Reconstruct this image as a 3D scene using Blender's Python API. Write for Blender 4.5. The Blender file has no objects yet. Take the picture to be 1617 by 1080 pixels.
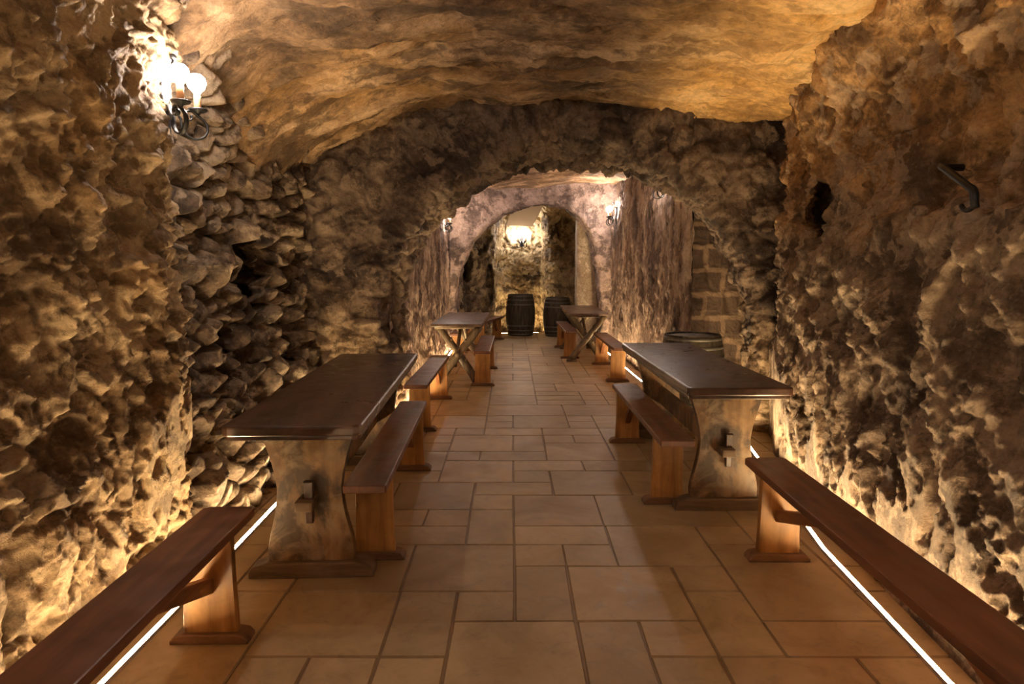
import bpy, bmesh, math, random
import numpy as np
from mathutils import Vector, Matrix

scene = bpy.context.scene
COL = scene.collection
PI = math.pi
random.seed(7)

# ------------------------------------------------------------------ camera, world, exposure
cam_data = bpy.data.cameras.new('camera')
cam = bpy.data.objects.new('camera', cam_data)
COL.objects.link(cam)
scene.camera = cam
cam_data.sensor_width = 36.0
cam_data.lens = 1060.0 / 1617.0 * 36.0
cam.location = (0, 0, 1.5)
cam.rotation_euler = (PI / 2 - math.atan(120.0 / 1060.0), 0, 0)
cam_data.clip_start = 0.02

world = bpy.data.worlds.new('world')
scene.world = world
world.use_nodes = True
world.node_tree.nodes['Background'].inputs[0].default_value = (1.0, 0.72, 0.45, 1)
world.node_tree.nodes['Background'].inputs[1].default_value = 0.0
vs = scene.view_settings
scene.display_settings.display_device = 'sRGB'
vs.view_transform = 'Standard'
vs.look = 'None'
vs.gamma = 1.0
vs.use_curve_mapping = False
vs.exposure = 0.2

LED_POWER = 300.0
LED_COLOR = (1.0, 0.70, 0.37)
BULB_POWER = 230.0
BULB_COLOR = (1.0, 0.85, 0.74)
try:
    scene.cycles.max_bounces = 8
    scene.cycles.diffuse_bounces = 6
    scene.cycles.glossy_bounces = 3
    scene.cycles.use_denoising = True
    scene.cycles.sample_clamp_indirect = 6.0
except Exception:
    pass

# ------------------------------------------------------------------ numpy noise
_rng = np.random.RandomState(3)
_perm = _rng.permutation(512).astype(np.int64)
_perm = np.concatenate([_perm, _perm, _perm])
_g = _rng.normal(size=(512, 3)); _g /= np.linalg.norm(_g, axis=1)[:, None]
_r = _rng.rand(512, 3)


def _hash(i, j, k):
    return _perm[(_perm[(_perm[i & 511] + j) & 511] + k) & 511]


def perlin(p):
    i = np.floor(p).astype(np.int64); f = p - i
    u = f * f * f * (f * (f * 6 - 15) + 10)
    out = 0
    for dx in (0, 1):
        for dy in (0, 1):
            for dz in (0, 1):
                g = _g[_hash(i[..., 0] + dx, i[..., 1] + dy, i[..., 2] + dz)]
                d = f - np.array([dx, dy, dz])
                w = (u[..., 0] if dx else 1 - u[..., 0]) * (u[..., 1] if dy else 1 - u[..., 1]) * (u[..., 2] if dz else 1 - u[..., 2])
                out = out + w * (g * d).sum(-1)
    return out * 1.5


def fbm(p, octs=4, gain=0.5, ridged=False):
    s = 0; a = 1.0; t = 0
    for o in range(octs):
        n = perlin(p * (2.03 ** o) + o * 17.3)
        if ridged:
            n = 1 - 2 * np.abs(n)
        s = s + a * n; t += a; a *= gain
    return s / t


def worley(p):
    """distance to nearest and second nearest feature point, and a random value of the cell"""
    i = np.floor(p).astype(np.int64); f = p - i
    d1 = np.full(p.shape[:-1], 9.0); d2 = d1.copy(); idv = np.zeros(p.shape[:-1])
    for dx in (-1, 0, 1):
        for dy in (-1, 0, 1):
            for dz in (-1, 0, 1):
                h = _hash(i[..., 0] + dx, i[..., 1] + dy, i[..., 2] + dz)
                q = _r[h] + np.array([dx, dy, dz]) - f
                d = np.sqrt((q * q).sum(-1))
                near = d < d1
                d2 = np.where(near, d1, np.minimum(d2, d))
                idv = np.where(near, _r[h, 0], idv)
                d1 = np.where(near, d, d1)
    return d1, d2, idv


# ------------------------------------------------------------------ materials
def new_mat(name):
    m = bpy.data.materials.new(name)
    m.use_nodes = True
    nt = m.node_tree
    b = nt.nodes['Principled BSDF']
    return m, nt, b


def N(nt, typ, **kw):
    n = nt.nodes.new(typ)
    for k, v in kw.items():
        setattr(n, k, v)
    return n


def noise(nt, vec, scale, detail=4, rough=0.55, dist=0.0):
    n = N(nt, 'ShaderNodeTexNoise')
    n.inputs['Scale'].default_value = scale
    n.inputs['Detail'].default_value = detail
    n.inputs['Roughness'].default_value = rough
    n.inputs['Distortion'].default_value = dist
    nt.links.new(vec, n.inputs['Vector'])
    return n.outputs['Fac']


def ramp(nt, fac, stops):
    r = N(nt, 'ShaderNodeValToRGB')
    el = r.color_ramp.elements
    while len(el) < len(stops):
        el.new(0.5)
    for e, (p, c) in zip(el, stops):
        e.position = p
        e.color = (c[0], c[1], c[2], 1) if not isinstance(c, (int, float)) else (c, c, c, 1)
    nt.links.new(fac, r.inputs['Fac'])
    return r.outputs['Color']


def mix(nt, fac, a, b, mode='MIX'):
    m = N(nt, 'ShaderNodeMix', data_type='RGBA', blend_type=mode)
    if isinstance(fac, (int, float)):
        m.inputs[0].default_value = fac
    else:
        nt.links.new(fac, m.inputs[0])
    for s, v in ((6, a), (7, b)):
        if isinstance(v, tuple):
            m.inputs[s].default_value = (v[0], v[1], v[2], 1)
        else:
            nt.links.new(v, m.inputs[s])
    return m.outputs[2]


def coords(nt, scale=(1, 1, 1), rot=(0, 0, 0), loc=(0, 0, 0)):
    t = N(nt, 'ShaderNodeTexCoord')
    mp = N(nt, 'ShaderNodeMapping')
    mp.inputs['Scale'].default_value = scale
    mp.inputs['Rotation'].default_value = rot
    mp.inputs['Location'].default_value = loc
    nt.links.new(t.outputs['Object'], mp.inputs['Vector'])
    return mp.outputs['Vector']


def bump(nt, b, height, strength, dist):
    bn = N(nt, 'ShaderNodeBump')
    bn.inputs['Strength'].default_value = strength
    bn.inputs['Distance'].default_value = dist
    nt.links.new(height, bn.inputs['Height'])
    nt.links.new(bn.outputs['Normal'], b.inputs['Normal'])


def rock_mat(name, light, mid, dark, stain, stain_amt=0.5, dark_amt=0.5, stretch=(1, 1, 1), big=0.8, bump_s=0.7, seed=0.0, pale_amt=0.5, zone=None):
    m, nt, b = new_mat(name)
    v = coords(nt, stretch, loc=(seed, seed * 1.7, seed * 0.6))
    v0 = coords(nt)
    if zone is not None:
        # a second set of colours: it sets in where (axis + wobble) passes between two heights
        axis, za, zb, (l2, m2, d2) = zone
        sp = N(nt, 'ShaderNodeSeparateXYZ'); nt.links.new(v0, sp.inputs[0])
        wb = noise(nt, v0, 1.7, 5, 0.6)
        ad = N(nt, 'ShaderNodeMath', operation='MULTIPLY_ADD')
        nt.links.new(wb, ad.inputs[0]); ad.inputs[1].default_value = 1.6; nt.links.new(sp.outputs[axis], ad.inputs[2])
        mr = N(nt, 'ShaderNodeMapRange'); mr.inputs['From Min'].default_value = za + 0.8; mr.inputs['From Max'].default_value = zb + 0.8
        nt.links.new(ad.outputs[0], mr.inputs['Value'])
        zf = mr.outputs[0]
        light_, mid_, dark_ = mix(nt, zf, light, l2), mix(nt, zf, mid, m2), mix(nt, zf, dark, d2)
    else:
        light_, mid_, dark_ = light, mid, dark
    n1 = noise(nt, v, big * 1.6, 12, 0.68, 0.15)
    base = mix(nt, ramp(nt, n1, [(0.38, 0.0), (0.50, 1.0)]), dark_, mid_)
    base = mix(nt, ramp(nt, n1, [(0.49, 0.0), (0.60, 1.0)]), base, light_)
    n2 = noise(nt, v, big * 0.7, 5, 0.6, 0.3)
    st = ramp(nt, n2, [(0.62 - 0.3 * stain_amt, 0.0), (0.80 - 0.3 * stain_amt, 0.55)])
    base = mix(nt, st, base, stain)
    n3 = noise(nt, v, big * 4.2, 12, 0.72, 0.2)
    so = ramp(nt, n3, [(0.50 - 0.13 * dark_amt, 0.75), (0.565 - 0.10 * dark_amt, 0.0)])
    base = mix(nt, so, base, dark_)
    r4 = N(nt, 'ShaderNodeTexNoise', noise_type='RIDGED_MULTIFRACTAL')
    r4.inputs['Scale'].default_value = 4.5; r4.inputs['Detail'].default_value = 9; r4.inputs['Roughness'].default_value = 0.62
    r4.inputs['Offset'].default_value = 1.0; r4.inputs['Gain'].default_value = 2.0; r4.inputs['Distortion'].default_value = 0.3
    nt.links.new(v, r4.inputs['Vector'])
    n4 = r4.outputs['Fac']
    n4b = noise(nt, v, big * 3.0, 6, 0.6, 0.2)
    pm = N(nt, 'ShaderNodeMath', operation='MULTIPLY'); nt.links.new(n4, pm.inputs[0]); nt.links.new(ramp(nt, n4b, [(0.48, 0.0), (0.60, 1.0)]), pm.inputs[1])
    pa = ramp(nt, pm.outputs[0], [(0.55, 0.0), (1.0, 0.6 * min(1, pale_amt * 1.6))])
    base = mix(nt, pa, base, tuple(min(1, c * 1.3) for c in light))
    n5 = noise(nt, v, 30.0, 8, 0.75)
    g = ramp(nt, n5, [(0.32, 0.55), (0.5, 0.95), (0.7, 1.3)])
    base = mix(nt, 0.85, base, g, 'MULTIPLY')
    nt.links.new(base, b.inputs['Base Color'])
    b.inputs['Roughness'].default_value = 0.72
    b.inputs['Specular IOR Level'].default_value = 0.35
    h1 = noise(nt, v, 11.0, 12, 0.78, 0.2)
    hm = N(nt, 'ShaderNodeMath', operation='MULTIPLY_ADD')
    nt.links.new(n4, hm.inputs[0]); hm.inputs[1].default_value = 0.35; nt.links.new(h1, hm.inputs[2])
    bump(nt, b, hm.outputs[0], bump_s, 0.09)
    return m


def wood_mat(name, c1, c2, c3, rough=0.35, axis='Y', scale=1.0, spec=0.5, blotch=0.0, coat=0.0, bmp=0.25):
    m, nt, b = new_mat(name)
    s = {'X': (0.12, 1, 1), 'Y': (1, 0.12, 1), 'Z': (1, 1, 0.12)}[axis]
    v = coords(nt, s)
    n1 = noise(nt, v, 22 * scale, 6, 0.6, 0.5)
    col = ramp(nt, n1, [(0.32, c1), (0.5, c2), (0.68, c3)])
    v2 = coords(nt)
    n2 = noise(nt, v2, 7, 5, 0.65, 0.5)
    w = ramp(nt, n2, [(0.3, 0.62), (0.65, 1.15)])
    col = mix(nt, 0.8, col, w, 'MULTIPLY')
    if blotch:
        n3 = noise(nt, coords(nt, (1, 1, 0.7), loc=(3.3, 0, 1.2)), 4.2, 6, 0.6, 0.5)
        k = ramp(nt, n3, [(0.47, 0.0), (0.55, blotch)])
        col = mix(nt, k, col, (0.03, 0.018, 0.010))
        n4 = noise(nt, v2, 5.0, 6, 0.65, 0.6)
        k2 = ramp(nt, n4, [(0.52, 0.0), (0.64, blotch * 0.6)])
        col = mix(nt, k2, col, (0.33, 0.24, 0.15))
    nt.links.new(col, b.inputs['Base Color'])
    rr = ramp(nt, n2, [(0.3, rough * 0.8), (0.7, min(1, rough * 1.5))])
    nt.links.new(rr, b.inputs['Roughness'])
    b.inputs['Specular IOR Level'].default_value = spec
    b.inputs['Coat Weight'].default_value = coat
    b.inputs['Coat Roughness'].default_value = 0.25
    bump(nt, b, n1, bmp, 0.003)
    return m


def plain_mat(name, col, rough=0.5, metal=0.0, var=0.25, scale=20):
    m, nt, b = new_mat(name)
    v = coords(nt)
    n = noise(nt, v, scale, 5, 0.6)
    c = ramp(nt, n, [(0.3, [x * (1 - var) for x in col]), (0.7, [min(1, x * (1 + var)) for x in col])])
    nt.links.new(c, b.inputs['Base Color'])
    b.inputs['Roughness'].default_value = rough
    b.inputs['Metallic'].default_value = metal
    bump(nt, b, n, 0.2, 0.003)
    return m


def emit_mat(name, col, power):
    m, nt, b = new_mat(name)
    b.inputs['Base Color'].default_value = (0.9, 0.9, 0.9, 1)
    b.inputs['Emission Color'].default_value = (*col, 1)
    b.inputs['Emission Strength'].default_value = power
    return m


LIGHT = (0.62, 0.46, 0.29); MID = (0.36, 0.235, 0.13); DARK = (0.075, 0.046, 0.028)
M_ROCK_L = rock_mat('rock_left', (0.52, 0.38, 0.225), (0.33, 0.215, 0.112), (0.12, 0.072, 0.036), (0.50, 0.28, 0.10), 0.35, 0.35, big=1.1, seed=1.0)
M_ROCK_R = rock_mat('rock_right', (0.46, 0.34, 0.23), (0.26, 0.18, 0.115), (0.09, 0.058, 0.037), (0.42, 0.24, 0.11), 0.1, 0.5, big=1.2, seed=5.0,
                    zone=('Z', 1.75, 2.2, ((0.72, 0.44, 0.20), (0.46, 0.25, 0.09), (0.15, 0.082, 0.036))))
M_RUBBLE = rock_mat('rock_rubble', (0.40, 0.30, 0.20), (0.20, 0.132, 0.08), (0.05, 0.032, 0.02), (0.36, 0.2, 0.09), 0.1, 0.7, big=1.6, seed=9.0)
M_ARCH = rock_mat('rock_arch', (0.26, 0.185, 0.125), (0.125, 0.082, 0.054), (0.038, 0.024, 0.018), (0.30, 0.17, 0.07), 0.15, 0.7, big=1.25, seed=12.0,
                  zone=('Z', 1.3, 0.7, ((0.50, 0.37, 0.23), (0.25, 0.165, 0.09), (0.06, 0.038, 0.022))))  # lighter towards the foot: the strip lights' wash painted into the colour
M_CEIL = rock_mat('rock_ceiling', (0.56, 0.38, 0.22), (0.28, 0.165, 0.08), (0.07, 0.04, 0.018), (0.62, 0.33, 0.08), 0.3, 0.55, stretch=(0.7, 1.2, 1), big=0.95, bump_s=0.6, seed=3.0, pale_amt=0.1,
                  zone=('X', 0.6, 1.5, ((0.85, 0.58, 0.27), (0.74, 0.44, 0.15), (0.36, 0.20, 0.065))))  # brighter amber on the right: lamplight painted in with the rock's own orange
M_INNER = rock_mat('rock_chiselled', (0.42, 0.305, 0.235), (0.22, 0.145, 0.11), (0.075, 0.047, 0.036), (0.42, 0.25, 0.15), 0.1, 0.75, stretch=(1, 1, 0.5), big=1.2, seed=7.0)
M_INNERC = rock_mat('rock_inner_ceiling', (0.72, 0.50, 0.33), (0.56, 0.34, 0.18), (0.2, 0.12, 0.07), (0.60, 0.33, 0.12), 0.4, 0.15, big=0.8, bump_s=0.35, seed=2.0)
M_MAUVE = rock_mat('rock_plastered', (0.46, 0.34, 0.29), (0.28, 0.20, 0.17), (0.07, 0.048, 0.04), (0.40, 0.26, 0.17), 0.1, 0.45, big=0.9, bump_s=0.4, seed=4.0)
M_END = rock_mat('rock_end', (0.60, 0.47, 0.28), (0.38, 0.27, 0.14), (0.075, 0.05, 0.03), (0.44, 0.28, 0.10), 0.25, 0.6, big=1.0, seed=8.0,
                 zone=('X', -0.35, -0.6, ((0.42, 0.32, 0.23), (0.21, 0.15, 0.10), (0.05, 0.034, 0.022))))
M_PLASTER = rock_mat('plaster_pale', (0.85, 0.74, 0.60), (0.78, 0.65, 0.50), (0.45, 0.33, 0.22), (0.6, 0.45, 0.3), 0.1, 0.1, big=1.2, bump_s=0.2, seed=6.0, pale_amt=0.0)

M_TOP = wood_mat('dark_varnished_wood', (0.032, 0.016, 0.010), (0.060, 0.029, 0.017), (0.09, 0.044, 0.025), 0.30, 'Y', 0.5, 0.5, coat=0.1, bmp=0.04)
M_SEAT = wood_mat('brown_varnished_wood', (0.075, 0.028, 0.014), (0.15, 0.055, 0.025), (0.21, 0.082, 0.036), 0.36, 'Y', 0.5, 0.45, bmp=0.06)
M_LEG = wood_mat('orange_pine', (0.16, 0.07, 0.018), (0.33, 0.155, 0.040), (0.46, 0.235, 0.068), 0.4, 'Z', 0.6, 0.4)
M_BRACE = wood_mat('red_brown_wood', (0.09, 0.033, 0.014), (0.19, 0.072, 0.026), (0.26, 0.10, 0.036), 0.42, 'Y', 0.7, 0.4)
M_FOOT = wood_mat('worn_foot_wood', (0.08, 0.042, 0.022), (0.17, 0.088, 0.042), (0.25, 0.14, 0.07), 0.6, 'X', 0.8, 0.3)
M_TRESTLE = wood_mat('old_trestle_wood', (0.10, 0.052, 0.02), (0.19, 0.105, 0.042), (0.28, 0.17, 0.075), 0.42, 'Z', 0.6, 0.4, blotch=0.8, bmp=0.1)
M_LOG = wood_mat('grey_log_wood', (0.05, 0.036, 0.022), (0.12, 0.085, 0.05), (0.20, 0.145, 0.085), 0.55, 'Z', 1.0, 0.35)
M_XTOP = wood_mat('plank_top_wood', (0.05, 0.028, 0.018), (0.10, 0.055, 0.034), (0.15, 0.085, 0.05), 0.30, 'Y', 0.8, 0.5)
M_STAVE = wood_mat('barrel_wood', (0.022, 0.017, 0.012), (0.05, 0.038, 0.025), (0.085, 0.066, 0.042), 0.6, 'Z', 1.0, 0.3)
M_HOOP = plain_mat('hoop_metal', (0.11, 0.10, 0.085), 0.55, 0.5)
M_IRON = plain_mat('wrought_iron', (0.014, 0.014, 0.015), 0.45, 0.4)
M_CANDLE = plain_mat('candle_tube', (0.62, 0.30, 0.13), 0.5)
M_SHEET = plain_mat('pale_sheet', (0.80, 0.74, 0.66), 0.8, 0, 0.05, 3)
_nt = M_SHEET.node_tree
_tr = _nt.nodes.new('ShaderNodeBsdfTranslucent'); _tr.inputs['Color'].default_value = (0.85, 0.75, 0.62, 1)
_mx = _nt.nodes.new('ShaderNodeMixShader'); _mx.inputs[0].default_value = 0.5
_nt.links.new(_nt.nodes['Principled BSDF'].outputs[0], _mx.inputs[1]); _nt.links.new(_tr.outputs[0], _mx.inputs[2])
_nt.links.new(_mx.outputs[0], _nt.nodes['Material Output'].inputs['Surface'])
M_BULB = emit_mat('bulb_glow', BULB_COLOR, BULB_POWER)
M_LED = emit_mat('led_glow', LED_COLOR, LED_POWER)
M_ALU = plain_mat('led_channel', (0.55, 0.53, 0.5), 0.4, 0.8)

# floor: each slab carries its own tint value
M_FLOOR, nt, b = new_mat('stone_floor')
v = coords(nt)
at = N(nt, 'ShaderNodeAttribute', attribute_name='tint')
n1 = noise(nt, v, 2.2, 8, 0.62, 0.8)
c = ramp(nt, n1, [(0.3, (0.25, 0.165, 0.078)), (0.5, (0.35, 0.245, 0.13)), (0.7, (0.43, 0.31, 0.18))])
c = mix(nt, 0.9, c, at.outputs['Color'], 'MULTIPLY')
n2 = noise(nt, v, 9.0, 6, 0.65, 1.5)
k = ramp(nt, n2, [(0.30, 0.66), (0.48, 1.0), (0.7, 1.1)])
c = mix(nt, 0.7, c, k, 'MULTIPLY')
nt.links.new(c, b.inputs['Base Color'])
rr = ramp(nt, n2, [(0.3, 0.36), (0.7, 0.62)])
nt.links.new(rr, b.inputs['Roughness'])
b.inputs['Specular IOR Level'].default_value = 0.4
n3 = N(nt, 'ShaderNodeTexNoise', noise_type='RIDGED_MULTIFRACTAL')
n3.inputs['Scale'].default_value = 2.2; n3.inputs['Detail'].default_value = 7; n3.inputs['Roughness'].default_value = 0.55; n3.inputs['Distortion'].default_value = 1.2
nt.links.new(v, n3.inputs['Vector'])
bump(nt, b, n3.outputs['Fac'], 0.35, 0.02)


# ------------------------------------------------------------------ mesh helpers
def link_mesh(name, me, mat, parent=None, smooth=False):
    o = bpy.data.objects.new(name, me)
    COL.objects.link(o)
    if mat is not None:
        me.materials.append(mat)
    if smooth:
        me.polygons.foreach_set('use_smooth', [True] * len(me.polygons))
    if parent is not None:
        o.parent = parent
    return o


def obj(name, bm, mat, parent=None, smooth=False):
    me = bpy.data.meshes.new(name)
    bmesh.ops.recalc_face_normals(bm, faces=bm.faces)
    bm.to_mesh(me); bm.free()
    return link_mesh(name, me, mat, parent, smooth)


def thing(name, label, cat, loc=(0, 0, 0), rotz=0.0, group=None):
    o = bpy.data.objects.new(name, None)
    COL.objects.link(o)
    o.empty_display_size = 0.1
    o.location = loc; o.rotation_euler = (0, 0, rotz)
    o['label'] = label; o['category'] = cat
    if group:
        o['group'] = group
    return o


def dup(root, loc, rotz, label, group=None, scale=None):
    r = root.copy(); COL.objects.link(r)
    r.location = loc; r.rotation_euler = (0, 0, rotz)
    if scale:
        r.scale = scale
    r['label'] = label
    if group:
        r['group'] = group
    for ch in list(root.children):
        c_ = ch.copy(); COL.objects.link(c_); c_.parent = r
        for g in list(ch.children):
            d = g.copy(); COL.objects.link(d); d.parent = c_
    return r


def grid_mesh(name, P, mat, kind='structure', flip=False, closed=False):
    nu, nv = P.shape[:2]
    me = bpy.data.meshes.new(name)
    me.vertices.add(nu * nv)
    me.vertices.foreach_set('co', P.reshape(-1).astype(np.float32))
    a = np.arange(nu * nv).reshape(nu, nv)
    q = np.stack([a[:-1, :-1], a[1:, :-1], a[1:, 1:], a[:-1, 1:]], -1).reshape(-1, 4)
    if flip:
        q = q[:, ::-1]
    nf = len(q)
    me.loops.add(nf * 4); me.polygons.add(nf)
    me.loops.foreach_set('vertex_index', q.reshape(-1))
    me.polygons.foreach_set('loop_start', np.arange(nf) * 4)
    me.polygons.foreach_set('loop_total', np.full(nf, 4))
    me.polygons.foreach_set('use_smooth', np.ones(nf, bool))
    me.update(calc_edges=True)
    me.validate()
    o = link_mesh(name, me, mat)
    if kind:
        o['kind'] = kind
    return o


def normals(P, sign):
    du = np.gradient(P, axis=0); dv = np.gradient(P, axis=1)
    n = np.cross(du, dv)
    n /= np.linalg.norm(n, axis=-1)[..., None] + 1e-9
    return n * sign


def dents(P, D, holes):
    """natural hollows: centre, radii, depth, and the way the hollow runs into the rock"""
    for cc, rad, dep, way in holes:
        q = (P - np.array(cc)) / np.array(rad)
        wob = 1 + 0.30 * perlin(P * 6.0)
        r2 = np.sqrt((q * q).sum(-1)) * wob
        t = np.clip((1.15 - r2) / 0.30, 0, 1)
        wv = np.array(way, float); wv /= np.linalg.norm(wv)
        D = D + (dep * t * t * (3 - 2 * t))[..., None] * wv
    return D


def rocky(P, big=0.10, med=0.05, stone=0.03, fine=0.012, stone_scale=4.5, stretch=(1, 1, 1), med_scale=3.0):
    Q = P * np.array(stretch)
    W = Q + 0.10 * np.stack([perlin(Q * 2.1 + 5), perlin(Q * 2.1 + 31), perlin(Q * 2.1 + 77)], -1)
    d = big * fbm(Q * 0.9 + 3.1, 3)
    d = d + med * fbm(W * med_scale, 5, 0.55)
    if stone:
        d1, d2, idv = worley(W * stone_scale + 11)
        d = d + stone * (np.clip((d2 - d1) * 2.2, 0, 1) ** 0.6 - 0.5) + stone * 0.9 * (idv - 0.5)
    if fine > 0.009:
        # knobbly crust: sharp ridges around rounded pits
        r1 = fbm(W * np.array([5.0, 5.0, 4.0]) + 40, 3, 0.55, ridged=True)
        d = d + 1.5 * fine * (np.clip(r1, -0.4, 1) ** 3 if False else r1 * np.abs(r1)) * 1.2
        e1, e2, _ = worley(W * 11.0 + 3)
        d = d - fine * 1.1 * np.clip(0.45 - e1, 0, 0.45) * 2.0 * (perlin(W * 2.7 + 60) > -0.1)
    d = d + fine * fbm(W * 13, 4, 0.6, ridged=True)
    return d


def resample(path, n):
    p = np.array(path, float)
    s = np.concatenate([[0], np.cumsum(np.linalg.norm(np.diff(p, axis=0), axis=1))])
    t = np.linspace(0, s[-1], n)
    return np.stack([np.interp(t, s, p[:, i]) for i in range(p.shape[1])], -1)


def smooth1(p, it):
    for _ in range(it):
        q = p.copy()
        q[1:-1] = 0.25 * p[:-2] + 0.5 * p[1:-1] + 0.25 * p[2:]
        p = q
    return p


# ------------------------------------------------------------------ floor
m_ = 0.263
X0, Y0 = 0.01, 2.44
known = [(-1, 1, -1, 1), (1, 2, -1, 1), (2, 3, 0, 1), (3, 4, 0, 2), (1, 3, 1, 3), (0, 1, 1, 3), (-1, 0, 1, 2), (-2, 0, 2, 4), (-2, -1, 0, 2),
         (0, 1, 3, 4), (1, 2, 3, 4), (2, 4, 3, 5), (0, 2, 4, 5), (0, 2, 5, 7), (-1, 0, 4, 6), (-3, -1, 4, 5), (-2, -1, 5, 6), (-3, -2, 5, 6),
         (-1, 0, 6, 7), (-3, -1, 6, 8), (-1, 1, 7, 8), (1, 3, 7, 9), (0, 1, 8, 9), (-2, 0, 8, 10), (0, 2, 9, 10), (2, 4, 9, 10), (3, 4, 2, 3),
         (-4, -2, 2, 4), (-4, -2, 0, 2), (-1, 1, 10, 11), (1, 3, 10, 12), (-2, -1, 10, 11), (-2, 0, 11, 13), (0, 1, 11, 13), (-1, 1, 13, 14),
         (1, 3, 13, 14), (-2, -1, 13, 14), (-1, 0, 14, 15), (0, 2, 14, 16), (-3, -1, 14, 16)]
c0, c1, r0, r1 = -10, 11, -22, 52
occ = {}
slabs = []


def put(a, b_, c_, d_):
    for i in range(a, b_):
        for j in range(c_, d_):
            if (i, j) in occ:
                return False
    for i in range(a, b_):
        for j in range(c_, d_):
            occ[(i, j)] = 1
    slabs.append((a, b_, c_, d_))
    return True


for s in known:
    put(*s)
sizes = [(2, 2), (2, 1), (1, 2), (1, 1), (3, 2), (2, 3), (2, 2), (1, 1), (2, 1)]
for j in range(r0, r1):
    for i in range(c0, c1):
        if (i, j) in occ:
            continue
        opts = sizes[:]; random.shuffle(opts)
        for w, h in opts + [(1, 1)]:
            if i + w <= c1 and j + h <= r1 and put(i, i + w, j, j + h):
                break
verts, faces, tints = [], [], []


def quadface(vv, tn):
    k0 = len(verts); verts.extend(vv); faces.append(tuple(range(k0, k0 + len(vv)))); tints.append(tn)


for (a, b_, c_, d_) in slabs:
    x0, x1 = X0 + a * m_, X0 + b_ * m_
    y0, y1 = Y0 + c_ * m_, Y0 + d_ * m_
    g = 0.004; e = 0.004
    j4 = [random.uniform(-0.0035, 0.0035) for _ in range(8)]
    cx = [(x0 + g + j4[0], y0 + g + j4[1]), (x1 - g + j4[2], y0 + g + j4[3]), (x1 - g + j4[4], y1 - g + j4[5]), (x0 + g + j4[6], y1 - g + j4[7])]
    mx, my = (x0 + x1) / 2, (y0 + y1) / 2
    top = [(x + (e if x < mx else -e), y + (e if y < my else -e), 0.0) for x, y in cx]
    low = [(x, y, -0.009) for x, y in cx]
    t = random.uniform(0.80, 1.12); tn = (t * random.uniform(0.97, 1.03), t, t * random.uniform(0.93, 1.03), 1)
    quadface(top, tn)
    for i in range(4):
        quadface([low[i], low[(i + 1) % 4], top[(i + 1) % 4], top[i]], tuple(x * 0.9 for x in tn[:3]) + (1,))
gx0, gx1, gy0, gy1 = X0 + c0 * m_, X0 + c1 * m_, Y0 + r0 * m_, Y0 + r1 * m_
quadface([(gx0, gy0, -0.0085), (gx1, gy0, -0.0085), (gx1, gy1, -0.0085), (gx0, gy1, -0.0085)], (0.50, 0.42, 0.36, 1))
me = bpy.data.meshes.new('floor')
me.from_pydata(verts, [], faces)
ca = me.color_attributes.new('tint', 'FLOAT_COLOR', 'CORNER')
cols = []
for f, tn in zip(faces, tints):
    cols.extend(list(tn) * len(f))
ca.data.foreach_set('color', cols)
fl = link_mesh('floor', me, M_FLOOR)
fl['kind'] = 'structure'

# ------------------------------------------------------------------ rock walls
ZT = 3.5


def wall_sheet(name, path, lean, mat, nu, nv, sign, disp, z0=-0.15, z1=ZT, holes=(), smooth=6, extra=None, dense=1.0):
    p = smooth1(resample(path, nu), smooth)
    if dense != 1.0:
        u = np.linspace(0, 1, nu); w = 1 - (1 - u) ** dense
        p = np.stack([np.interp(w, u, p[:, i]) for i in range(2)], -1)
    z = np.linspace(z0, z1, nv)
    P = np.zeros((nu, nv, 3))
    P[..., 0] = p[:, None, 0]; P[..., 1] = p[:, None, 1]; P[..., 2] = z[None, :]
    P = lean(P)
    n = normals(P, sign)
    d = disp(P)
    P2 = P + dents(P, n * d[..., None], holes)
    if extra is not None:
        P2 = extra(P2)
    return grid_mesh(name, P2, mat, flip=(sign < 0))


# near left wall: ends in a rough vertical corner at y 3.4
def lean_left(P):
    z = P[..., 2]
    P[..., 0] -= np.interp(z, [0, 0.3, 0.8, 1.5, 2.3, 3.5], [0.0, 0.06, 0.11, 0.10, 0.03, 0.06]) + 0.04
    return P


wall_sheet('wall_left', [(-1.60, -3.2), (-1.60, 0), (-1.58, 2.6), (-1.57, 3.30), (-1.66, 3.44), (-2.0, 3.50), (-2.6, 3.55)], lean_left, M_ROCK_L, 720, 340, 1,
           lambda P: np.clip(rocky(P, 0.10, 0.13, 0.045, 0.042, 4.0), -0.2, 0.03 + 0.12 * np.clip(P[..., 2] - 0.12, 0, 1)), dense=1.6)


# left recess with rubble masonry between the corner and the first arch
def lean_recess(P):
    z = P[..., 2]
    P[..., 0] -= np.interp(z, [0, 0.35, 0.8, 1.5, 2.2, 2.6, 3.5], [0.0, 0.08, 0.26, 0.36, 0.30, 0.2, 0.0])
    return P


wall_sheet('wall_left_recess', [(-1.62, 3.3), (-1.63, 4.5), (-1.60, 5.6), (-1.55, 6.2)], lean_recess, M_RUBBLE, 260, 300, 1,
           lambda P: np.minimum(rocky(P, 0.05, 0.07, 0.17, 0.020, 6.5), 0.04 + 0.4 * np.clip(P[..., 2] - 0.08, 0, 1)), holes=[((-1.95, 4.95, 1.50), (0.9, 0.16, 0.38), 0.6, (-0.7, 0.7, 0)), ((-1.9, 5.35, 0.9), (0.7, 0.10, 0.20), 0.3, (-0.8, 0.6, 0)), ((-1.9, 4.35, 1.0), (0.7, 0.12, 0.14), 0.25, (-0.7, 0.7, 0))])


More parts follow.
